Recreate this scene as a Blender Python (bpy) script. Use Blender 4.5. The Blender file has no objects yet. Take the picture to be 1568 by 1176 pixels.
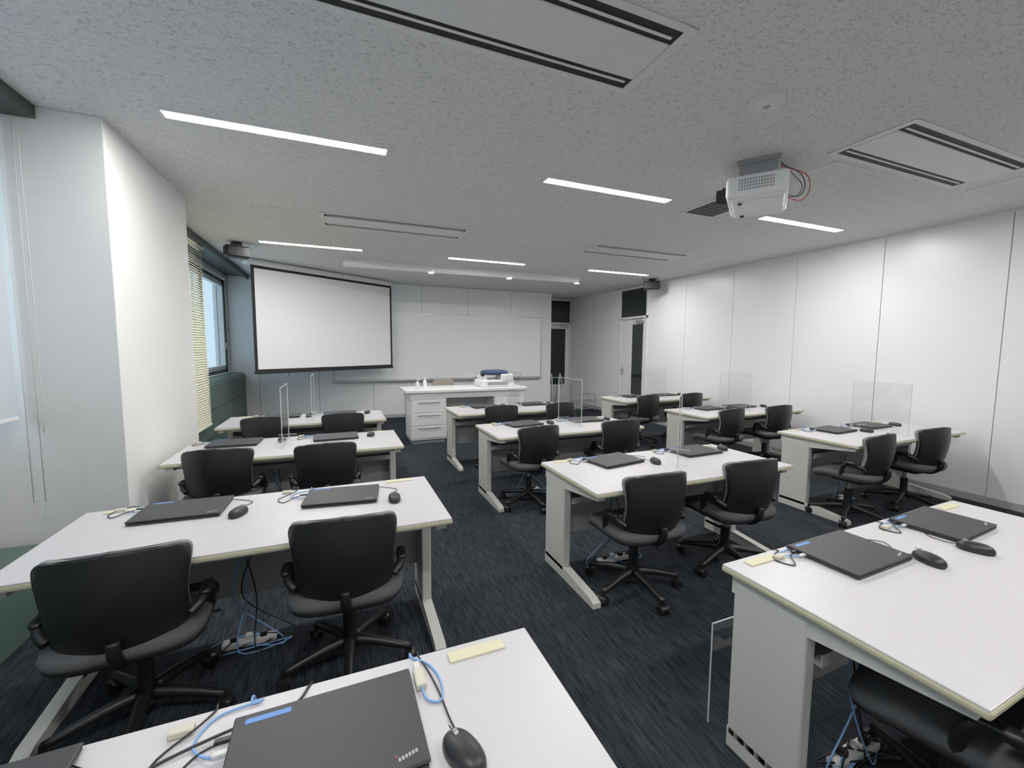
import bpy, bmesh, math, random
from mathutils import Vector, Matrix
random.seed(4)
COL=bpy.context.collection
# ------------------------------------------------------------ materials
def mat(name,col,rough=.5,metal=0,spec=.5,noise=0,nscale=20,bump=0,bscale=200,emis=0,ecol=None,rvar=0):
    m=bpy.data.materials.new(name);m.use_nodes=True;nt=m.node_tree;b=nt.nodes['Principled BSDF']
    b.inputs['Base Color'].default_value=(*col,1);b.inputs['Roughness'].default_value=rough
    b.inputs['Metallic'].default_value=metal;b.inputs['Specular IOR Level'].default_value=spec
    tc=nt.nodes.new('ShaderNodeTexCoord')
    n=nt.nodes.new('ShaderNodeTexNoise');n.inputs['Scale'].default_value=nscale;n.inputs['Detail'].default_value=4
    nt.links.new(tc.outputs['Object'],n.inputs['Vector'])
    r=nt.nodes.new('ShaderNodeMapRange');r.inputs[3].default_value=1-noise;r.inputs[4].default_value=1+noise
    nt.links.new(n.outputs['Fac'],r.inputs[0])
    mx=nt.nodes.new('ShaderNodeVectorMath');mx.operation='SCALE';mx.inputs[0].default_value=col
    nt.links.new(r.outputs[0],mx.inputs['Scale']);nt.links.new(mx.outputs[0],b.inputs['Base Color'])
    if bump:
        n2=nt.nodes.new('ShaderNodeTexNoise');n2.inputs['Scale'].default_value=bscale
        nt.links.new(tc.outputs['Object'],n2.inputs['Vector'])
        bp=nt.nodes.new('ShaderNodeBump');bp.inputs['Strength'].default_value=bump;bp.inputs['Distance'].default_value=.005
        nt.links.new(n2.outputs['Fac'],bp.inputs['Height']);nt.links.new(bp.outputs[0],b.inputs['Normal'])
    if emis:
        b.inputs['Emission Color'].default_value=(*(ecol or col),1);b.inputs['Emission Strength'].default_value=emis
    return m
M={}
M['wall']=mat('wall_panel',(.86,.865,.87),.3,noise=.015,nscale=3)
M['wallgap']=mat('wall_gap',(.25,.25,.26),.8)
M['plaster']=mat('plaster_white',(.82,.82,.81),.85,noise=.02,bump=.15,bscale=120)
M['top']=mat('desk_top',(.575,.555,.57),.35,noise=.02,nscale=60)
M['band']=mat('desk_edge_band',(.54,.51,.35),.5,noise=.03)
M['leg']=mat('desk_leg',(.56,.56,.52),.45,noise=.02)
M['mod']=mat('modesty_panel',(.38,.38,.37),.5,noise=.02)
M['blk']=mat('black_plastic',(.009,.009,.010),.42,noise=.1)
M['blk2']=mat('black_shell',(.010,.010,.011),.42,noise=.08,bump=.1,bscale=600)
M['fab']=mat('chair_fabric',(.085,.087,.092),.8,noise=.15,nscale=300,bump=.3,bscale=900)
M['edge']=mat('chair_edge_grey',(.20,.20,.205),.6,noise=.08)
M['lap']=mat('laptop_shell',(.025,.025,.027),.5,noise=.06)
M['lapm']=mat('laptop_mark',(.35,.36,.38),.4)
M['red']=mat('red_plastic',(.6,.03,.02),.4)
M['blue']=mat('blue_sticker',(.10,.25,.62),.5)
M['bcab']=mat('blue_cable',(.20,.39,.72),.45)
M['wcab']=mat('white_cable',(.65,.65,.63),.5)
M['cream']=mat('cream_tape',(.68,.64,.42),.5)
M['green']=mat('green_panel',(.075,.125,.105),.45,noise=.05)
M['dgreen']=mat('dark_green_metal',(.03,.045,.04),.45)
M['alu']=mat('aluminium',(.55,.56,.57),.35,metal=.8)
M['grey']=mat('grey_metal',(.35,.35,.36),.4,metal=.3)
M['base']=mat('baseboard_vinyl',(.42,.42,.43),.6)
M['white']=mat('white_plastic',(.80,.80,.80),.35,noise=.01)
M['sash']=mat('sash_white',(.68,.70,.70),.4)
M['acw']=mat('ac_panel_white',(.74,.74,.735),.5,noise=.02)
M['dark']=mat('dark_slot',(.010,.010,.011),.7)
M['board']=mat('whiteboard_face',(.92,.935,.93),.2,noise=.008,nscale=2)
M['scr']=mat('screen_fabric',(.93,.94,.945),.42,noise=.005)
M['navy']=mat('navy_plastic',(.03,.05,.12),.5)
M['tan']=mat('taupe_fabric',(.36,.31,.27),.8,noise=.1,nscale=200)
M['beige']=mat('beige_slat',(.84,.82,.64),.6)
M['dglass']=mat('dark_glass',(.010,.014,.016),.06)
M['light']=mat('light_tube',(1,1,1),.5,emis=102,ecol=(1,.985,.96))
M['lightend']=mat('light_end',(1,1,.95),.5,emis=5,ecol=(1,.98,.94))
M['brass']=mat('socket_beige',(.6,.57,.45),.5)
def trans(name,tint,k,c=.03,rough=.02):
    m=bpy.data.materials.new(name);m.use_nodes=True;nt=m.node_tree;nt.nodes.clear()
    o=nt.nodes.new('ShaderNodeOutputMaterial');t=nt.nodes.new('ShaderNodeBsdfTransparent');t.inputs[0].default_value=(*tint,1)
    g=nt.nodes.new('ShaderNodeBsdfGlossy');g.inputs['Roughness'].default_value=rough
    lw=nt.nodes.new('ShaderNodeLayerWeight');lw.inputs[0].default_value=.12
    ma=nt.nodes.new('ShaderNodeMath');ma.operation='MULTIPLY_ADD';ma.inputs[1].default_value=k;ma.inputs[2].default_value=c
    nt.links.new(lw.outputs['Facing'],ma.inputs[0]);mx=nt.nodes.new('ShaderNodeMixShader')
    nt.links.new(ma.outputs[0],mx.inputs[0]);nt.links.new(t.outputs[0],mx.inputs[1]);nt.links.new(g.outputs[0],mx.inputs[2]);nt.links.new(mx.outputs[0],o.inputs[0]);return m
M['acr']=trans('acrylic_clear',(.985,.99,.99),.3,.04)
M['glass']=trans('window_glass',(.50,.54,.55),.5,.05)
M['acre']=mat('acrylic_edge',(.62,.66,.66),.25)
m=bpy.data.materials.new('roller_blind_cloth');m.use_nodes=True;nt=m.node_tree;b=nt.nodes['Principled BSDF'];b.inputs['Base Color'].default_value=(.74,.77,.79,1);b.inputs['Roughness'].default_value=.9
tl=nt.nodes.new('ShaderNodeBsdfTranslucent');tl.inputs[0].default_value=(.75,.85,.92,1);mx=nt.nodes.new('ShaderNodeMixShader');mx.inputs[0].default_value=.35
nt.links.new(b.outputs[0],mx.inputs[1]);nt.links.new(tl.outputs[0],mx.inputs[2]);nt.links.new(mx.outputs[0],nt.nodes['Material Output'].inputs[0])
wv=nt.nodes.new('ShaderNodeTexNoise');wv.inputs['Scale'].default_value=300;bb=nt.nodes.new('ShaderNodeBump');bb.inputs['Strength'].default_value=.1;nt.links.new(wv.outputs[0],bb.inputs['Height']);nt.links.new(bb.outputs[0],b.inputs['Normal'])
M['blind']=m
# ceiling: rock-wool acoustic board with worm-like pits
m=bpy.data.materials.new('acoustic_ceiling');m.use_nodes=True;nt=m.node_tree;b=nt.nodes['Principled BSDF'];b.inputs['Roughness'].default_value=.95
tc=nt.nodes.new('ShaderNodeTexCoord');n=nt.nodes.new('ShaderNodeTexNoise');n.inputs['Scale'].default_value=52;n.inputs['Detail'].default_value=3;n.inputs['Distortion'].default_value=1.2
mp=nt.nodes.new('ShaderNodeMapping');mp.inputs['Scale'].default_value=(1,1.7,1)
nt.links.new(tc.outputs['Object'],mp.inputs[0]);nt.links.new(mp.outputs[0],n.inputs[0])
cr=nt.nodes.new('ShaderNodeValToRGB');cr.color_ramp.elements[0].position=.34;cr.color_ramp.elements[0].color=(.48,.48,.48,1);cr.color_ramp.elements[1].position=.46;cr.color_ramp.elements[1].color=(.73,.73,.725,1)
nt.links.new(n.outputs['Fac'],cr.inputs[0]);nt.links.new(cr.outputs[0],b.inputs['Base Color'])
bb=nt.nodes.new('ShaderNodeBump');bb.inputs['Strength'].default_value=.5;bb.inputs['Distance'].default_value=.006;nt.links.new(cr.outputs[0],bb.inputs['Height']);nt.links.new(bb.outputs[0],b.inputs['Normal'])
M['ceil']=m
# carpet: dark blue-grey planks with streaks running along Y
m=bpy.data.materials.new('carpet_tiles');m.use_nodes=True;nt=m.node_tree;b=nt.nodes['Principled BSDF'];b.inputs['Roughness'].default_value=.95;b.inputs['Specular IOR Level'].default_value=.15
tc=nt.nodes.new('ShaderNodeTexCoord')
def noise(sc,scale,det=3):
    mp=nt.nodes.new('ShaderNodeMapping');mp.inputs['Scale'].default_value=sc;n=nt.nodes.new('ShaderNodeTexNoise');n.inputs['Scale'].default_value=scale;n.inputs['Detail'].default_value=det
    nt.links.new(tc.outputs['Object'],mp.inputs[0]);nt.links.new(mp.outputs[0],n.inputs[0]);return n
n1=noise((16,1.6,1),5);n2=noise((1,1,1),260,2)
bk=nt.nodes.new('ShaderNodeTexBrick');bk.inputs['Scale'].default_value=1;bk.inputs['Brick Width'].default_value=1.0;bk.inputs['Row Height'].default_value=.25;bk.inputs['Mortar Size'].default_value=0
bk.inputs['Color1'].default_value=(.78,.78,.78,1);bk.inputs['Color2'].default_value=(1.15,1.15,1.15,1)
mp=nt.nodes.new('ShaderNodeMapping');mp.inputs['Rotation'].default_value=(0,0,math.pi/2);nt.links.new(tc.outputs['Object'],mp.inputs[0]);nt.links.new(mp.outputs[0],bk.inputs[0])
cr=nt.nodes.new('ShaderNodeValToRGB');cr.color_ramp.elements[0].position=.34;cr.color_ramp.elements[0].color=(.010,.0125,.0165,1);cr.color_ramp.elements[1].position=.68;cr.color_ramp.elements[1].color=(.033,.039,.048,1)
nt.links.new(n1.outputs['Fac'],cr.inputs[0])
mu=nt.nodes.new('ShaderNodeMix');mu.data_type='RGBA';mu.blend_type='MULTIPLY';mu.inputs[0].default_value=1
nt.links.new(cr.outputs[0],mu.inputs[6]);nt.links.new(bk.outputs[0],mu.inputs[7])
mu2=nt.nodes.new('ShaderNodeMix');mu2.data_type='RGBA';mu2.blend_type='MULTIPLY';mu2.inputs[0].default_value=.8
c2=nt.nodes.new('ShaderNodeMapRange');c2.inputs[1].default_value=.3;c2.inputs[2].default_value=.7;c2.inputs[3].default_value=.4;c2.inputs[4].default_value=1.7;nt.links.new(n2.outputs['Fac'],c2.inputs[0])
nt.links.new(mu.outputs[2],mu2.inputs[6]);nt.links.new(c2.outputs[0],mu2.inputs[7]);nt.links.new(mu2.outputs[2],b.inputs['Base Color'])
bb=nt.nodes.new('ShaderNodeBump');bb.inputs['Strength'].default_value=.5;bb.inputs['Distance'].default_value=.004;nt.links.new(n2.outputs['Fac'],bb.inputs['Height']);nt.links.new(bb.outputs[0],b.inputs['Normal'])
M['carpet']=m

# ------------------------------------------------------------ mesh builder
class B:
    def __init__(s): s.bm=bmesh.new();s.ms=[]
    def mi(s,k):
        if k not in s.ms:s.ms.append(k)
        return s.ms.index(k)
    def merge(s,t,k,smooth=False,mtx=None):
        i=s.mi(k)
        for f in t.faces:f.material_index=i;f.smooth=smooth
        if mtx is not None:bmesh.ops.transform(t,matrix=mtx,verts=t.verts)
        me=bpy.data.meshes.new('t');t.to_mesh(me);t.free();s.bm.from_mesh(me);bpy.data.meshes.remove(me)
    def box(s,c,d,k,bev=0,rz=0,seg=2,rot=None):
        t=bmesh.new();bmesh.ops.create_cube(t,size=1);bmesh.ops.scale(t,vec=d,verts=t.verts)
        if bev:bmesh.ops.bevel(t,geom=t.edges[:],offset=bev,segments=seg,affect='EDGES',profile=.5,clamp_overlap=True)
        R=rot if rot is not None else Matrix.Rotation(rz,4,'Z')
        s.merge(t,k,False,Matrix.Translation(c)@R)
    def bx(s,x0,x1,y0,y1,z0,z1,k,bev=0):
        s.box(((x0+x1)/2,(y0+y1)/2,(z0+z1)/2),(abs(x1-x0),abs(y1-y0),abs(z1-z0)),k,bev)
    def cyl(s,p,q,r,k,r2=None,seg=16,smooth=True):
        p=Vector(p);q=Vector(q);v=q-p;t=bmesh.new()
        bmesh.ops.create_cone(t,cap_ends=True,segments=seg,radius1=r,radius2=r if r2 is None else r2,depth=v.length)
        s.merge(t,k,False,Matrix.Translation((p+q)/2)@v.to_track_quat('Z','Y').to_matrix().to_4x4())
    def tube(s,pts,r,k,seg=8,spl=6):
        P=[Vector(p) for p in pts]
        if spl>1 and len(P)>2:
            Q=[]
            for i in range(len(P)-1):
                a=P[max(i-1,0)];b_=P[i];c=P[i+1];d=P[min(i+2,len(P)-1)]
                for j in range(spl):
                    u=j/spl;Q.append(.5*((2*b_)+(c-a)*u+(2*a-5*b_+4*c-d)*u*u+(-a+3*b_-3*c+d)*u**3))
            Q.append(P[-1]);P=Q
        t=bmesh.new();rings=[];N=None
        for i,p in enumerate(P):
            tg=(P[min(i+1,len(P)-1)]-P[max(i-1,0)]).normalized()
            if N is None:
                N=tg.orthogonal().normalized()
            N=(N-tg*N.dot(tg)).normalized();Bn=tg.cross(N)
            rr=r(i/(len(P)-1)) if callable(r) else r
            rings.append([t.verts.new(p+rr*(math.cos(2*math.pi*j/seg)*N+math.sin(2*math.pi*j/seg)*Bn)) for j in range(seg)])
        for a,b_ in zip(rings,rings[1:]):
            for j in range(seg):t.faces.new((a[j],a[(j+1)%seg],b_[(j+1)%seg],b_[j]))
        t.faces.new(rings[0][::-1]);t.faces.new(rings[-1]);s.merge(t,k,True)
    def sup(s,c,d,k,e1=.5,e2=.5,nu=28,nv=14,rz=0,fn=None):
        t=bmesh.new();rows=[]
        def pw(x,e):return math.copysign(abs(x)**e,x)
        for i in range(nv+1):
            ph=-math.pi/2+math.pi*i/nv;row=[]
            for j in range(nu):
                th=2*math.pi*j/nu
                v=Vector((d[0]*pw(math.cos(ph),e1)*pw(math.cos(th),e2),d[1]*pw(math.cos(ph),e1)*pw(math.sin(th),e2),d[2]*pw(math.sin(ph),e1)))
                if fn:v=fn(v)
                row.append(t.verts.new(v))
            rows.append(row)
        for a,b_ in zip(rows,rows[1:]):
            for j in range(nu):t.faces.new((a[j],a[(j+1)%nu],b_[(j+1)%nu],b_[j]))
        bmesh.ops.remove_doubles(t,verts=t.verts,dist=1e-5)
        s.merge(t,k,True,Matrix.Translation(c)@Matrix.Rotation(rz,4,'Z'))
    def prism(s,poly,axis,a,b_,k):
        t=bmesh.new()
        def P(u,v,w):return {'X':(w,u,v),'Y':(u,w,v),'Z':(u,v,w)}[axis]
        A=[t.verts.new(P(u,v,a)) for u,v in poly];C=[t.verts.new(P(u,v,b_)) for u,v in poly]
        t.faces.new(A);t.faces.new(C[::-1]);n=len(poly)
        for i in range(n):t.faces.new((A[i],C[i],C[(i+1)%n],A[(i+1)%n]))
        bmesh.ops.recalc_face_normals(t,faces=t.faces);s.merge(t,k)
    def mesh(s,name):
        bmesh.ops.recalc_face_normals(s.bm,faces=s.bm.faces)
        me=bpy.data.meshes.new(name);s.bm.to_mesh(me);s.bm.free()
        for k in s.ms:me.materials.append(M[k])
        return me
    def obj(s,name,loc=(0,0,0),rz=0):return put(name,s.mesh(name),loc,rz)
def put(name,me,loc=(0,0,0),rz=0):
    o=bpy.data.objects.new(name,me);o.location=loc;o.rotation_euler=(0,0,rz);COL.objects.link(o);return o
rad=math.radians
C=2.80;XR=5.84;YW=9.2;YE=10.1;YB=-2.2;XW=-1.85
# ------------------------------------------------------------ room shell
b=B();b.bx(XW-.2,XR+.2,YB-.2,YE+.2,-.1,0,'carpet');b.obj('floor')
b=B();b.bx(XW-.2,XR+.2,YB-.2,YE+.2,C,C+.1,'ceil');b.obj('ceiling')
b=B();b.bx(XR+.02,XR+.2,YB,YE,0,C,'wallgap')
ys=[YB]+[1.977+1.002*k for k in range(-4,6)]
for y0,y1 in zip(ys,ys[1:]):b.bx(XR,XR+.025,y0+.003,y1-.003,.07,C-.004,'wall',.002)
for y0,y1 in [(7.87,8.98),(8.98,10.1)]:b.bx(XR,XR+.025,y0+.003,y1-.003,.07,C-.004,'wall',.002)
b.obj('wall_right')
b=B();b.bx(XR-.006,XR+.02,YB,6.95,0,.07,'base');b.bx(XR-.006,XR+.02,7.88,YE,0,.07,'base');b.obj('baseboard_right')
b=B();b.bx(XR-.015,XR+.02,YB,YE,C-.018,C,'white');b.obj('trim_1')
def door(name,w,glass):
    b=B();H=2.12
    for x in(-w/2+.02,w/2-.02):b.bx(x-.02,x+.02,-.02,.06,0,C-.01,'white',.003)
    b.bx(-w/2,w/2,-.02,.06,H,H+.05,'white',.003);b.bx(-w/2,w/2,-.02,.06,C-.06,C-.01,'white',.003)
    b.bx(-w/2+.04,w/2-.04,-.012,.035,H+.05,C-.06,'dglass')
    b.bx(-w/2+.045,w/2-.045,0,.04,.01,H-.01,'white',.003)
    g0,g1=glass;b.bx(g0-.02,g1+.02,-.006,.0,.5,2.02,'white',.002);b.bx(g0,g1,-.01,-.005,.52,2.0,'dglass')
    hx=-w/2+.1
    b.box((hx,-.008,1.0),(.04,.012,.18),'alu',.003);b.cyl((hx,-.01,1.03),(hx,-.05,1.03),.009,'alu');b.cyl((hx-.005,-.05,1.03),(hx+.11,-.05,1.03),.009,'alu')
    b.box((w/2-.2,-.03,H-.07),(.22,.05,.06),'alu',.005);b.tube([(w/2-.2,-.06,H-.05),(w/2-.35,-.12,H-.02),(w/2-.12,-.03,H+.02)],.008,'alu',spl=1)
    return b.mesh(name)
put('door_1',door('door_1',.90,(-.02,.32)),(XR-.005,7.425,0),rad(-90))
put('door_2',door('door_2',.98,(-.12,.32)),(5.33,YE-.06,0),0)
b=B();b.bx(XW-.2,4.77,YW+.02,YE,0,C,'wallgap')
xs=[XW,-1.4,-.37,.66,1.67,2.70,3.74,4.79]
for x0,x1 in zip(xs,xs[1:]):b.bx(x0+.003,x1-.003,YW,YW+.025,.07,C-.004,'wall',.002)
b.bx(4.77,4.79,YW+.01,YE,0,C,'wall');b.obj('wall_front')
b=B();b.bx(XW,4.79,YW-.006,YW+.02,0,.07,'base');b.obj('baseboard_front')
b=B();b.bx(4.79,XR+.02,YE,YE+.2,0,C,'wall');b.obj('wall_bay')
b=B();b.bx(XW-.2,XR+.2,YB-.2,YB,0,C,'plaster');b.obj('wall_back')
b=B();t=.2
b.bx(XW-t,XW,YB,YE,0,1.0,'plaster');b.bx(XW-t,XW,YB,YE,2.70,C,'plaster')
for y0,y1 in[(YB,-1.8),(3.0,4.9),(9.1,YE)]:b.bx(XW-t,XW,y0,y1,1.0,2.70,'plaster')
b.obj('wall_left')
b=B();b.bx(XW,-1.22,3.25,4.68,0,C,'plaster',.004);b.obj('wall_pier')
b=B();b.bx(XW,-1.5,YB,3.24,C-.07,C-.001,'dgreen');b.obj('trim_2')
b=B();b.bx(-1.53,-1.5,4.69,9.19,C-.08,C-.001,'dgreen');b.bx(XW,-1.53,4.69,9.19,C-.03,C-.001,'dgreen');b.obj('trim_3')
def window(name,y0,y1,n):
    b=B();z0,z1=1.02,2.68;w=(y1-y0)/n
    b.bx(XW-.14,XW-.04,y0,y1,z0,z0+.06,'dgreen',.004);b.bx(XW-.14,XW-.04,y0,y1,z1-.06,z1,'dgreen',.004)
    for i in range(n+1):
        y=y0+w*i;b.bx(XW-.14,XW-.02,max(y-.035,y0),min(y+.035,y1),z0,z1,'dgreen',.004)
    for i in range(n):
        a=y0+w*i+.04;c=a+w-.08
        for q in((a,a+.07),(c-.07,c)):b.bx(XW-.11,XW-.03,q[0],q[1],z0+.06,z1-.06,'sash',.004)
        b.bx(XW-.11,XW-.03,a,c,z0+.06,z0+.13,'sash',.004);b.bx(XW-.11,XW-.03,a,c,z1-.13,z1-.06,'sash',.004)
        b.bx(XW-.085,XW-.079,a+.05,c-.05,z0+.11,z1-.11,'glass')
        b.box((XW-.02,c-.025,1.5),(.02,.02,.12),'alu',.004)
    return b.obj(name)
window('window_1',4.9,9.1,3)
M['glass']=trans('window_glass_clear',(.9,.94,.95),.3,.04)
window('window_2',-1.8,3.0,3)
b=B();b.prism([(XW+.01,0),(-1.62,0),(-1.62,1.0),(-1.645,1.045),(-1.69,1.06),(XW+.01,1.06)],'Y',YB+.01,2.86,'green')
b.bx(XW+.01,-1.50,YB+.01,3.2,0,.36,'green',.01);b.obj('window_sill_cabinet')
b=B();b.prism([(XW+.01,.0),(-1.62,0),(-1.62,.95),(-1.645,.995),(-1.69,1.01),(XW+.01,1.01)],'Y',4.70,9.18,'green')
for z in(.25,.62):b.bx(-1.622,-1.615,4.72,9.16,z,z+.012,'dgreen')
b.obj('window_sill_cabinet')
b=B();b.bx(-1.668,-1.66,YB+.4,3.2,1.1,2.70,'blind');b.cyl((-1.664,YB+.4,2.70),(-1.664,3.2,2.70),.02,'white');b.bx(-1.672,-1.656,YB+.4,3.2,1.08,1.10,'white',.003);b.obj('roller_blind')
b=B()
zz=2.70
while zz>.50:
    b.box((-1.575,5.65,zz),(.05,1.8,.002),'beige',rot=Matrix.Rotation(rad(40),4,'Y'));zz-=.03
b.bx(-1.61,-1.54,4.75,6.55,2.70,2.74,'beige',.004);b.bx(-1.60,-1.55,4.75,6.55,.47,.49,'beige',.004)
for y in(4.95,5.65,6.4):b.cyl((-1.545,y,.5),(-1.545,y,2.7),.0015,'wcab',seg=5)
b.obj('venetian_blind')
b=B();y=3.2
for dx,zb in((0,.6),(.05,.6)):b.tube([(-1.63+dx,y,2.7),(-1.63+dx,y,1.6),(-1.63+dx,y,zb)],.0022,'wcab',seg=6,spl=1)
b.tube([(-1.63,y,.6),(-1.625,y,.53),(-1.605,y,.505),(-1.585,y,.53),(-1.58,y,.6)],.003,'wcab',seg=6)
b.tube([(-1.56,y,2.7),(-1.555,y,1.7),(-1.56,y,1.0)],.0025,'wcab',seg=6)
b.obj('blind_pull_cord')
# ------------------------------------------------------------ ceiling fittings
for X in(-.87,1.52,3.90):
    for Y in(-.08,3.04,6.16):
        b=B();L=1.2;w=.084
        b.bx(-.015,L+.015,-w/2-.012,-w/2,-.012,0,'white');b.bx(-.015,L+.015,w/2,w/2+.012,-.012,0,'white')
        b.bx(-.015,0,-w/2,w/2,-.012,0,'white');b.bx(L,L+.015,-w/2,w/2,-.012,0,'white')
        b.bx(.0,L,-w/2,w/2,-.010,-.001,'light');b.obj('ceiling_light',(X,Y,C-.0005))
def ac():
    b=B();L=1.54;W=.48;h=.006
    for s in(-1,1):
        b.bx(-L/2,L/2,s*W/2,s*(W/2-.035),-h,0,'acw',.002);b.bx(s*L/2,s*(L/2-.045),-W/2,W/2,-h,0,'acw',.002)
        b.bx(-L/2+.045,L/2-.045,s*(W/2-.035),s*(W/2-.115),-.002,0,'dark')
        b.bx(-L/2+.07,L/2-.07,s*(W/2-.075),s*(W/2-.090),-.005,-.003,'acw')
    b.bx(-L/2+.05,L/2-.05,-W/2+.115,W/2-.115,-h-.002,0,'acw',.003)
    return b.mesh('air_conditioner_cassette')
me=ac()
for X,Y in((.63,1.66),(3.82,1.69),(.63,4.86),(3.82,4.86)):put('air_conditioner_cassette',me,(X,Y,C-.0005))
b=B();s=.225
for a in(-1,1):b.bx(-s,s,a*s,a*(s-.014),-.004,0,'acw');b.bx(a*s,a*(s-.014),-s,s,-.004,0,'acw')
b.bx(-s+.014,s-.014,-s+.014,s-.014,-.002,0,'ceil');me=b.mesh('ceiling_hatch')
for X,Y in((-.52,4.88),(5.0,1.69),(5.0,4.86),(3.45,2.2),(-.5,6.55),(5.1,6.9)):put('ceiling_hatch',me,(X,Y,C-.0005))
b=B();b.cyl((0,0,-.012),(0,0,0),.085,'acw',seg=32);b.cyl((0,0,-.026),(0,0,-.012),.045,'acw',r2=.06,seg=32);b.cyl((0,0,-.028),(0,0,-.025),.016,'grey',seg=16);me=b.mesh('smoke_detector')
for X,Y in((2.13,1.67),(2.11,4.84)):put('smoke_detector',me,(X,Y,C-.0005))
b=B();b.bx(-.2,.2,-.2,.2,-.006,0,'acw',.002);b.bx(-.17,.17,-.17,.17,-.008,-.005,'dark')
for i in range(7):b.bx(-.17,.17,-.15+i*.05,-.144+i*.05,-.010,-.006,'grey')
b.obj('ceiling_speaker_grille',(3.27,3.06,C-.0005))
b=B()
for i in range(3):
    x0=.10+i*1.36;x1=x0+1.34
    b.prism([(6.90,2.80),(7.02,2.80),(7.02,2.735),(6.985,2.70),(6.935,2.70),(6.90,2.735)],'X',x0,x1,'white')
    b.bx(x1-.05,x1+.02,6.93,6.99,2.69,2.70,'lightend')
b.obj('whiteboard_light_rail')
def speaker(name,loc,rz,s=1):
    b=B();b.box((0,0,0),(.32*s,.19*s,.17*s),'blk',.015);b.box((0,-.098*s,0),(.29*s,.01,.14*s),'blk2',.004)
    b.cyl((0,0,.08*s),(0,0,C-loc[2]),.015,'blk');b.box((0,0,C-loc[2]-.012),(.1,.1,.02),'blk',.003);b.box((0,0,.1*s),(.12,.05,.04),'blk',.005)
    b.obj(name,loc,rz)
speaker('wall_speaker',(-1.15,6.35,2.675),rad(25),.82);speaker('wall_speaker',(5.50,6.5,2.68),rad(-35),.9)
# ------------------------------------------------------------ projection screen
A=Vector((-1.17,7.36,0));E=Vector((1.0,8.80,0));ln=(E-A).length;ang=math.atan2(E.y-A.y,E.x-A.x)
b=B()
b.bx(0,ln,-.004,0,1.10,2.70,'dark');b.bx(.045,ln-.045,-.008,-.004,1.145,2.655,'scr')
b.cyl((-.01,-.002,1.09),(ln+.01,-.002,1.09),.016,'blk')
b.sup((ln/2,.05,2.735),(ln/2+.08,.06,.05),'white',.5,.15)
for x in(.2,ln-.2):b.bx(x-.03,x+.03,.03,.07,2.77,C,'white')
b.tube([(.5,-.01,1.09),(.5,-.01,1.02)],.004,'blk');b.obj('projection_screen',A,ang)
b=B();x0,x1,z0,z1=-.10,4.50,.81,2.20;y=YW
b.bx(x0,x1,y-.03,y-.002,z0,z1,'board')
for q in((x0-.015,x0+.012),(x1-.012,x1+.015)):b.bx(q[0],q[1],y-.04,y-.002,z0-.01,z1+.01,'alu',.003)
b.bx(x0,x1,y-.04,y-.002,z1-.008,z1+.012,'alu',.003);b.bx(x0,x1,y-.04,y-.002,z0-.02,z0+.012,'alu',.003)
b.bx(x0,x1,y-.10,y-.03,z0-.03,z0-.015,'alu',.003);b.bx(x0,x1,y-.105,y-.098,z0-.03,z0,'alu',.002)
for x,k in((2.2,'blk'),(2.35,'red'),(2.5,'blue')):b.cyl((x,y-.065,z0-.006),(x+.12,y-.065,z0-.006),.008,k,seg=10)
b.box((2.9,y-.065,z0+.002),(.12,.05,.03),'navy',.005);b.obj('whiteboard')
# ------------------------------------------------------------ projector
u=Vector((-.6,.8,0));ar=math.atan2(-u.x,u.y)
b=B();zc=-.205
b.box((0,0,zc),(.50,.37,.15),'white',.03,seg=4);b.box((0,-.005,zc-.05),(.46,.33,.08),'white',.025,seg=3)
b.cyl((-.08,.17,zc),(-.08,.22,zc),.058,'blk',seg=28);b.cyl((-.08,.22,zc),(-.08,.255,zc),.048,'blk2',seg=28);b.cyl((-.08,.253,zc),(-.08,.257,zc),.035,'dglass',seg=28)
for i in range(13):
    for j in range(4):b.box((-.251,-.095+i*.0165,zc-.024+j*.02),(.004,.010,.012),'grey')
for i in range(14):b.box((-.13+i*.02,-.186,zc+.01),(.009,.004,.06),'grey')
for x in(-.16,.16):b.cyl((x,.1,zc-.10),(x,.1,zc-.085),.014,'blk',seg=12)
b.box((0,0,-.012),(.30,.26,.024),'grey',.003)
for sx in(-1,1):
    b.box((sx*.12,0,-.07),(.006,.20,.10),'grey');b.box((sx*.12,0,-.125),(.05,.30,.008),'alu')
    for sy in(-.12,.12):b.cyl((sx*.12,sy,-.135),(sx*.12,sy,-.01),.006,'alu',seg=8)
b.box((0,0,-.12),(.26,.05,.01),'alu')
b.tube([(.14,-.185,zc),(.19,-.26,zc+.01),(.21,-.29,zc+.08),(.16,-.25,zc+.16),(.05,-.13,0)],.003,'blk')
b.tube([(.16,-.185,zc-.0),(.21,-.27,zc-.02),(.26,-.32,zc+.06),(.21,-.29,zc+.16),(.1,-.13,0)],.003,'red')
b.tube([(.06,-.185,zc-.01),(.12,-.24,zc-.01),(.16,-.27,zc+.07),(.10,-.20,zc+.15),(.0,-.13,0)],.0025,'blk')
b.obj('ceiling_projector',(2.80,2.23,C-.0005),ar)
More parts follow.
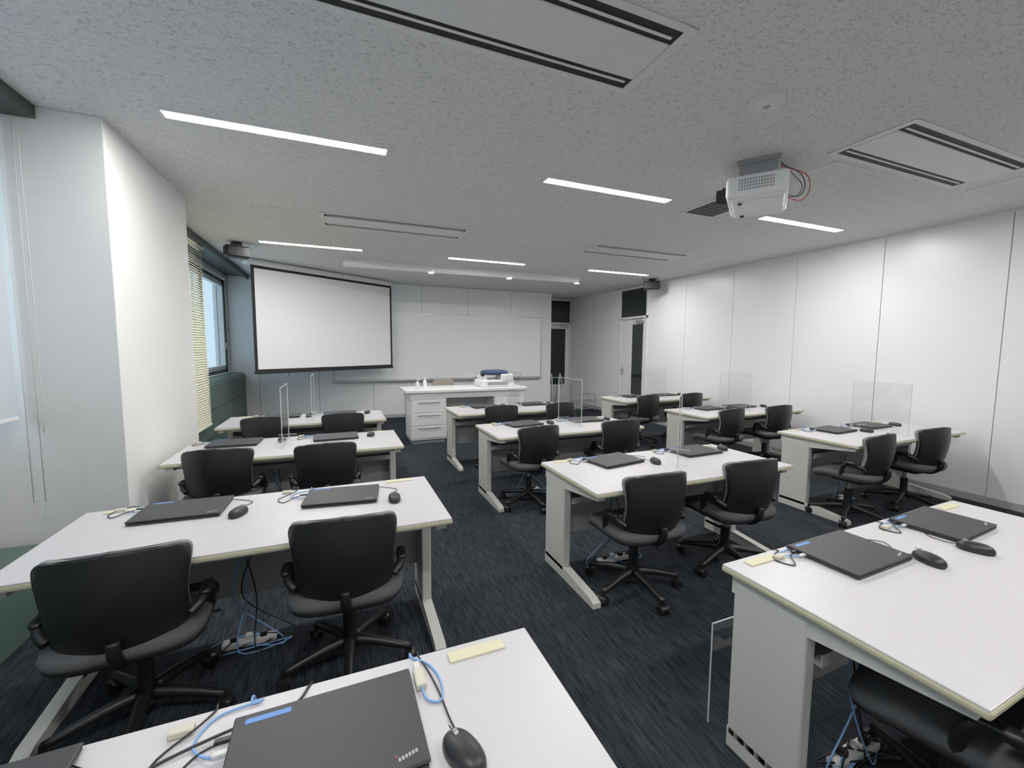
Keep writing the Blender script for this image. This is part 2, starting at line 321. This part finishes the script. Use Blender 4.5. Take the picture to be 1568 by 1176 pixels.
# ------------------------------------------------------------ desks
def desk(w,name='office_desk'):
    b=B();D=.705
    b.box((0,0,.684),(w,D,.024),'band',.008);b.box((0,0,.6965),(w-.006,D-.006,.007),'top',.003)
    for s in(-1,1):
        x=s*(w/2-.05)
        b.box((x,D/2-.17,.345),(.052,.26,.60),'leg',.008)
        b.prism([(D/2-.04,.0),(-D/2+.05,.0),(-D/2+.05,.03),(-D/2+.09,.045),(D/2-.30,.075),(D/2-.04,.075)],'X',x-.026,x+.026,'leg')
        b.prism([(D/2-.03,.672),(-D/2+.03,.672),(-D/2+.03,.645),(D/2-.30,.60),(D/2-.03,.60)],'X',x-.024,x+.024,'leg')
        b.cyl((x,-D/2+.08,0),(x,-D/2+.08,.01),.02,'blk')
    b.box((0,D/2-.13,.44),(w-.15,.018,.44),'mod',.003)
    b.bx(-w/2+.07,w/2-.07,D/2-.32,D/2-.14,.50,.503,'mod');b.bx(-w/2+.07,w/2-.07,D/2-.323,D/2-.32,.50,.54,'mod')
    b.bx(-w/2+.07,w/2-.07,-D/2+.06,-D/2+.09,.645,.672,'leg')
    for s in(-1,1):b.box((s*(w/2-.16),D/2-.045,.7025),(.15,.036,.005),'cream',.001)
    return b.mesh(name)
DL=desk(1.614);DM=desk(1.60);DR=desk(1.72)
Ls=[5.541,4.165,2.586,1.051];Ms=[5.54,4.157,2.614];Rs=[5.86,4.36,2.80,1.18]
for y in Ls:put('office_desk',DL,(.476-.807,y-.3525,0))
for y in Ms:put('office_desk',DM,(1.292+.80,y-.3525,0))
put('office_desk',DR,(1.30+.86+.01,1.105-.3525+.02,0),rad(1.3))
for y in Rs:put('office_desk',DR,(3.955+.86,y-.3525,0))
# ------------------------------------------------------------ chair
def chair():
    b=B()
    for i in range(5):
        a=rad(90+36+72*i);c,s=math.cos(a),math.sin(a);R=.285
        b.tube([(c*.03,s*.03,.115),(c*.13,s*.13,.105),(c*R,s*R,.075)],lambda u:.027-.011*u,'blk',seg=8,spl=4)
        b.cyl((c*R,s*R,.045),(c*R,s*R,.085),.010,'blk',seg=8)
        n=Vector((-s,c,0));ctr=Vector((c*R,s*R,.027))
        for q in(-1,1):b.cyl(ctr+n*q*.007,ctr+n*q*.027,.026,'blk',seg=16)
        b.sup((c*R,s*R,.040),(.03,.03,.016),'blk',1,1,12,6)
    b.cyl((0,0,.08),(0,0,.14),.042,'blk',r2=.034,seg=20);b.cyl((0,0,.14),(0,0,.27),.029,'blk',seg=20);b.cyl((0,0,.26),(0,0,.37),.016,'grey',seg=16)
    b.box((0,-.01,.365),(.17,.24,.05),'blk',.015);b.box((0,.03,.385),(.30,.26,.02),'blk',.008)
    b.cyl((.08,.05,.362),(.25,.06,.355),.006,'blk',seg=8)
    def wf(v):
        v=v.copy();v.z-=max(0,(v.y-.1))*.25;v.z+=.10*(abs(v.x))**2*4*.25;return v
    b.sup((0,-.005,.400),(.238,.232,.022),'blk2',.5,.45,36,8,fn=wf);b.sup((0,-.005,.428),(.243,.240,.038),'fab',.55,.45,40,12,fn=wf)
    def back(off,sc,th,k):
        t=bmesh.new();NU,NV=18,22
        def P(s,v,o):
            tt=math.sin(v*math.pi/2);sq=(max(0,1-abs(tt)**6))**(1/6)
            z=.625+.170*tt*sc;wd=(.206+.014*tt+.022*(tt*tt-.4))*sc*sq;x=s*wd
            y=-.235-.040*(tt*.5+.5)**1.3+2.0*x*x-.026*math.cos(tt*math.pi*.5)+o
            z+=.014*(1-s*s)*(1 if tt>0 else -.3)*abs(tt)
            return t.verts.new((x,y,z))
        G=[[[P(-1+2*i/NU,-1+2*j/NV,o) for i in range(NU+1)] for j in range(NV+1)] for o in(off-th/2,off+th/2)]
        for g in G:
            for j in range(NV):
                for i in range(NU):t.faces.new((g[j][i],g[j][i+1],g[j+1][i+1],g[j+1][i]))
        for j in range(NV):
            for i in(0,NU):t.faces.new((G[0][j][i],G[0][j+1][i],G[1][j+1][i],G[1][j][i]))
        bmesh.ops.remove_doubles(t,verts=t.verts,dist=1e-4);bmesh.ops.recalc_face_normals(t,faces=t.faces)
        b.merge(t,k,True)
    back(0,1.0,.014,'blk2');back(.021,.992,.026,'edge');back(.038,.95,.014,'fab')
    b.tube([(0,-.10,.37),(0,-.20,.385),(0,-.262,.44),(0,-.268,.50)],lambda u:.024-.004*u,'blk',seg=10)
    for s in(-1,1):
        b.tube([(s*.195,-.185,.50),(s*.224,-.155,.525),(s*.236,-.10,.545),(s*.238,-.06,.53),(s*.236,-.04,.49),(s*.228,-.03,.44),(s*.20,-.01,.39)],.018,'blk',seg=10)
        b.sup((s*.236,-.10,.550),(.023,.055,.014),'blk',.6,.7,20,8)
    return b.mesh('office_chair')
CH=chair()
def pc(x,y,deg=0):
    a=rad(deg);put('office_chair',CH,(x-math.sin(a)*.27,y+math.cos(a)*.27,0),a)
for x,y,d in[(-.73,1.75,4),(0,1.78,-3),(-.79,3.34,-2),(-.10,3.27,3),(-.70,4.72,0),(.03,4.72,2),(1.83,4.72,-3),(2.66,4.72,3),
 (1.68,3.34,5),(2.57,3.34,-4),(1.66,1.79,-2),(2.44,1.80,-4),(4.35,5.04,3),(5.20,5.04,-3),(4.33,3.54,4),(5.14,3.54,-3),(4.20,1.99,6),(5.02,1.99,-3),(1.78,.33,12),(2.62,.34,-5)]:pc(x,y,d)
# ------------------------------------------------------------ laptops, mice, cables
b=B();w,dp=.36,.25
b.prism([(-dp/2,.004),(dp/2,.004),(dp/2,.013),(-dp/2,.010)],'X',-w/2+.004,w/2-.004,'lap')
b.box((0,0,.0165),(w,dp,.008),'lap',.0035,seg=3)
b.cyl((-w/2+.03,dp/2-.003,.011),(w/2-.03,dp/2-.003,.011),.006,'blk',seg=10)
for x in(-.14,.14):
    for y in(-.1,.1):b.cyl((x,y,0),(x,y,.006),.008,'blk',seg=10)
b.box((-w/2+.065,dp/2-.022,.0208),(.085,.013,.0008),'blue')
for i in range(6):b.box((w/2-.055+i*.0065,-dp/2+.022+i*.0015,.0208),(.0045,.008,.0006),'lapm')
b.cyl((w/2-.060,-dp/2+.030,.0204),(w/2-.060,-dp/2+.030,.0212),.002,'red',seg=8)
LAP=b.mesh('laptop')
b=B()
def mf(v):
    v=v.copy()
    if v.z<0:v.z*=.35
    v.x*=1-.12*(v.y/.055)**2;return v
b.sup((0,0,.008),(.031,.055,.028),'blk2',.75,.75,28,12,fn=mf);b.cyl((-.004,.03,.031),(.004,.03,.031),.009,'grey',seg=14);b.box((0,.034,.0335),(.0012,.035,.002),'dark')
MOU=b.mesh('computer_mouse')
Z=.7005
def cables(name,x,y,back,seed,lx=None,ly=None,near=False):
    r=random.Random(seed);b=B();h=Z+.003
    sx=x-.18
    yy=y+.05
    def cl(v):return min(v,back-.02)
    b.tube([(sx+.02,yy,h+.008),(sx-.03,yy,h+.006),(sx-.07,cl(yy+.05),h),(sx-.04,cl(yy+.11),h),(sx+.04,cl(yy+.125),h+.002),(sx+.02,back-.012,h),(sx+.02,back+.012,h-.01),(sx+.03,back+.015,.62),(sx+.03,back-.01,.55)],.0026,'bcab',seg=7)
    b.tube([(sx+.02,yy+.03,h+.008),(sx-.05,yy+.02,h+.005),(sx-.10,yy-.03,h),(sx-.13,cl(yy+.03),h),(sx-.07,cl(yy+.09),h+.006),(sx-.05,back-.012,h),(sx-.05,back+.012,h-.01),(sx-.05,back+.015,.6)],.0024,'blk',seg=7)
    if near:
        b.tube([(lx,ly+.05,h+.004),(lx-.005,ly+.10,h),(lx-.01,ly+.17,h),(lx-.02,ly+.24,h),(lx-.035,back-.012,h),(lx-.035,back+.012,h-.01),(lx-.03,back+.015,.6)],.0022,'blk',seg=7)
        b.box((.158,.955,Z+.010),(.024,.055,.018),'brass',.004);b.box((.158,.995,Z+.010),(.016,.03,.013),'wcab',.003)
        b.tube([(.158,.93,h+.008),(.165,.895,h+.002),(.195,.885,h),(.205,.94,h),(.19,1.0,h),(.155,back-.012,h),(.15,back+.012,h-.01),(.15,back+.015,.6)],.0028,'bcab',seg=7)
        b.tube([(-.08,back+.012,h-.01),(-.085,back-.012,h),(-.12,.99,h),(-.24,.965,h+.004),(-.36,.93,h),(-.42,.87,h),(-.36,.82,h),(-.26,.83,h+.004)],.0030,'blk',seg=7)
    elif lx is not None:b.tube([(lx,ly+.05,h+.004),(lx-.01,ly+.10,h),(lx+.03,cl(ly+.17),h),(x+.12,cl(y+.15),h+.002),(x+.172-.05,y+.118,h+.008)],.0018,'blk',seg=6)
    b.box((sx-.012,yy+.03,Z+.012),(.035,.012,.008),'blk',.002);b.box((sx-.012,yy,Z+.012),(.03,.012,.008),'wcab',.002)
    b.box((sx-.10,back-.05,Z+.008),(.045,.022,.014),'brass',.003)
    b.obj(name)
items=[(-.60,5.38,0,-.33,5.30,5.541),(-.0,5.38,4,.30,5.32,5.541),(-.80,4.00,-3,-.46,3.98,4.165),(-.04,3.97,2,.25,3.95,4.165),
 (-.71,2.43,-2,-.46,2.29,2.586),(.0,2.36,-7,.25,2.22,2.586),(-.04,.86,1,.205,.735,1.051),(-.66,.90,2,-.36,.70,1.051),
 (1.80,5.37,5,2.05,5.30,5.54),(2.50,5.37,0,2.76,5.35,5.54),(1.76,3.98,8,2.05,3.93,4.157),(2.50,3.98,-2,2.76,3.93,4.157),
 (1.78,2.44,9,2.03,2.30,2.614),(2.53,2.45,3,2.80,2.42,2.614),(1.82,.97,2,2.04,.82,1.10),(2.53,.985,4,2.33,.80,1.11),
 (4.50,2.61,4,4.74,2.45,2.80),(5.12,2.63,2,5.42,2.55,2.80),(4.53,4.18,3,4.78,4.05,4.36),(5.12,4.18,0,5.42,4.05,4.36),(4.48,5.68,0,4.74,5.6,5.86),(5.15,5.68,0,5.42,5.6,5.86),(4.55,.98,3,4.85,.85,1.18)]
for i,(x,y,d,mx_,my,bk_) in enumerate(items):
    put('laptop',LAP,(x,y,Z),rad(d));put('computer_mouse',MOU,(mx_,my,Z),rad(random.uniform(-25,25)))
    cables('laptop_cable',x,y,bk_,i,mx_,my,i==6)
for x,y,s in((-.45,2.36,1),(.12,.82,2),(1.75,2.38,3),(1.72,.85,4),(1.8,3.92,5),(4.6,2.55,6),(-.5,3.9,7)):
    r=random.Random(s);b=B()
    b.box((x,y,.02),(.24,.05,.03),'wcab',.006)
    for i in range(3):b.box((x-.07+i*.065,y,.045),(.03,.03,.026),'wcab' if i%2 else 'blk',.005)
    for k in('bcab','bcab','blk','blk'):
        pts=[(x-.1+r.random()*.2,y,.05)]
        for j in range(4):pts.append((x+r.uniform(-.22,.22),y+r.uniform(-.08,.03),.012+r.random()*.02))
        pts+=[(x+r.uniform(-.06,.06),y+.0,.25),(x+r.uniform(-.08,.08),y+.01,.50)]
        b.tube(pts,.0032,k,seg=7)
    b.obj('power_strip')
# ------------------------------------------------------------ acrylic partitions
def acr(L=.55,H=.48,feet=True):
    b=B();t=.004
    b.bx(-t/2,t/2,-L/2,L/2,.0,H,'acr')
    for s in(-1,1):b.bx(-t*.6,t*.6,s*L/2,s*(L/2-.003),.0,H,'acre')
    b.bx(-t*.6,t*.6,-L/2,L/2,H-.003,H,'acre')
    if feet:
        for s in(-1,1):
            b.bx(-.07,.07,s*(L/2-.10)-.002,s*(L/2-.10)+.002,0,.05,'acr');b.bx(-.07,.07,s*(L/2-.10)-.0025,s*(L/2-.10)+.0025,.048,.05,'acre')
    return b.mesh('acrylic_partition')
AC=acr(.48);
for x,y,d in((-.42,3.88,0),(-.28,5.2,0),(2.18,5.25,0),(2.24,3.86,0),(2.24,2.30,-46),(4.84,5.55,0),(4.86,4.05,0),(4.86,2.42,0)):put('acrylic_partition',AC,(x,y,Z),rad(d))
put('acrylic_partition',acr(.6,.42,False),(1.635,1.16,0.001),rad(90))
# ------------------------------------------------------------ podium and things on it
b=B();y0=6.5;y1=7.1
b.box((1.93,6.82,.815),(2.02,.70,.05),'white',.01);b.bx(.98,2.90,y0+.01,y1+.02,.70,.79,'white',.004)
b.bx(1.0,1.55,y0,y1,.06,.70,'white',.004);b.bx(2.35,2.88,y0,y1,.06,.70,'white',.004);b.bx(1.0,2.88,y1-.05,y1,.06,.70,'white')
b.bx(1.02,1.53,y0+.03,y1,.0,.06,'grey');b.bx(2.37,2.86,y0+.03,y1,.0,.06,'grey')
for i in range(3):
    z=.09+i*.2;b.bx(1.02,1.53,y0-.012,y0,z,z+.185,'white',.003);b.bx(1.10,1.45,y0-.018,y0-.012,z+.145,z+.16,'grey',.002)
b.bx(2.37,2.86,y0-.012,y0,.09,.675,'white',.003);b.obj('lecture_podium')
b=B();b.box((2.45,6.78,.90),(.60,.36,.12),'white',.02);b.box((2.62,6.74,1.0),(.22,.30,.11),'white',.02);b.box((2.24,6.8,.99),(.10,.26,.09),'white',.015)
b.sup((2.46,6.80,1.075),(.22,.19,.045),'navy',.6,.5);b.box((2.45,6.595,.90),(.36,.01,.05),'grey',.003);b.box((2.20,6.66,1.05),(.06,.06,.05),'blk',.008)
b.obj('desktop_printer')
b=B();b.cyl((0,0,0),(0,0,.10),.03,'white',seg=20);b.cyl((0,0,.10),(0,0,.12),.03,'white',r2=.012,seg=20);b.cyl((0,0,.12),(0,0,.145),.010,'white');b.box((.012,0,.15),(.045,.014,.012),'white',.003);me=b.mesh('sanitizer_bottle')
put('sanitizer_bottle',me,(1.12,6.6,.841));put('sanitizer_bottle',me,(1.30,6.95,.841))
b=B();b.sup((0,0,.45),(.24,.23,.04),'tan',.5,.5)
b.sup((0,.26,.72),(.22,.03,.19),'tan',.6,.45)
for i in range(5):
    a=rad(72*i);b.tube([(0,0,.1),(math.cos(a)*.27,math.sin(a)*.27,.06)],.02,'blk',spl=1);b.sup((math.cos(a)*.27,math.sin(a)*.27,.026),(.025,.025,.026),'blk',1,1,12,8)
b.cyl((0,0,.1),(0,0,.42),.025,'blk');b.tube([(0,.1,.42),(0,.24,.44),(0,.29,.6)],.018,'blk');b.obj('lecturer_chair',(1.85,7.75,0),rad(0))
b=B()
for x in(0,.34):
    for y in(0,.34):b.cyl((x,y,.02),(x,y,.42),.009,'alu',seg=8);b.sup((x,y,.018),(.018,.018,.018),'blk',1,1,10,6)
for z in(.08,.25,.41):
    for x in(0,.34):b.cyl((x,0,z),(x,.34,z),.006,'alu',seg=8)
    for y in(0,.34):b.cyl((0,y,z),(.34,y,z),.006,'alu',seg=8)
    for i in range(1,7):b.cyl((i*.05,0,z),(i*.05,.34,z),.003,'alu',seg=6)
b.obj('wire_rack_trolley',(5.25,8.45,0))
b=B()
for x in(0,.36):
    b.cyl((x,0,0),(x+(.04 if x==0 else -.04),.14,.85),.014,'alu',seg=10);b.cyl((x,.40,0),(x+(.04 if x==0 else -.04),.17,.85),.012,'alu',seg=10)
for i,z in enumerate((.25,.50,.75)):b.box((.18,.02+z*.165,z),(.32,.07,.02),'alu',.004)
b.obj('step_ladder',(4.93,9.30,0),rad(10))
b=B();b.box((0,0,0),(.012,.12,.07),'white',.003);b.obj('wall_socket',(XR-.007,6.4,.3))
# ------------------------------------------------------------ camera & world
yaw,p,r_,f=.389,.086,-.006,647.428
R=Vector((math.cos(yaw),-math.sin(yaw),0));F0=Vector((math.sin(yaw),math.cos(yaw),0));up=Vector((0,0,1))
F=F0*math.cos(p)-up*math.sin(p);U=up*math.cos(p)+F0*math.sin(p)
R2=R*math.cos(r_)-U*math.sin(r_);U2=R*math.sin(r_)+U*math.cos(r_)
cam=bpy.data.cameras.new('camera');cam.sensor_width=36;cam.lens=f/1568*36;cam.clip_start=.02
co=bpy.data.objects.new('camera',cam);COL.objects.link(co)
mw=Matrix((R2,U2,-F)).transposed().to_4x4();mw.translation=(0,0,1.499);co.matrix_world=mw
bpy.context.scene.camera=co
bpy.context.scene.view_settings.view_transform='Standard'
bpy.context.scene.view_settings.gamma=1.12
w=bpy.data.worlds.new('World');bpy.context.scene.world=w;w.use_nodes=True;bg=w.node_tree.nodes['Background'];bg.inputs[0].default_value=(.72,.86,1,1);bg.inputs[1].default_value=4.5
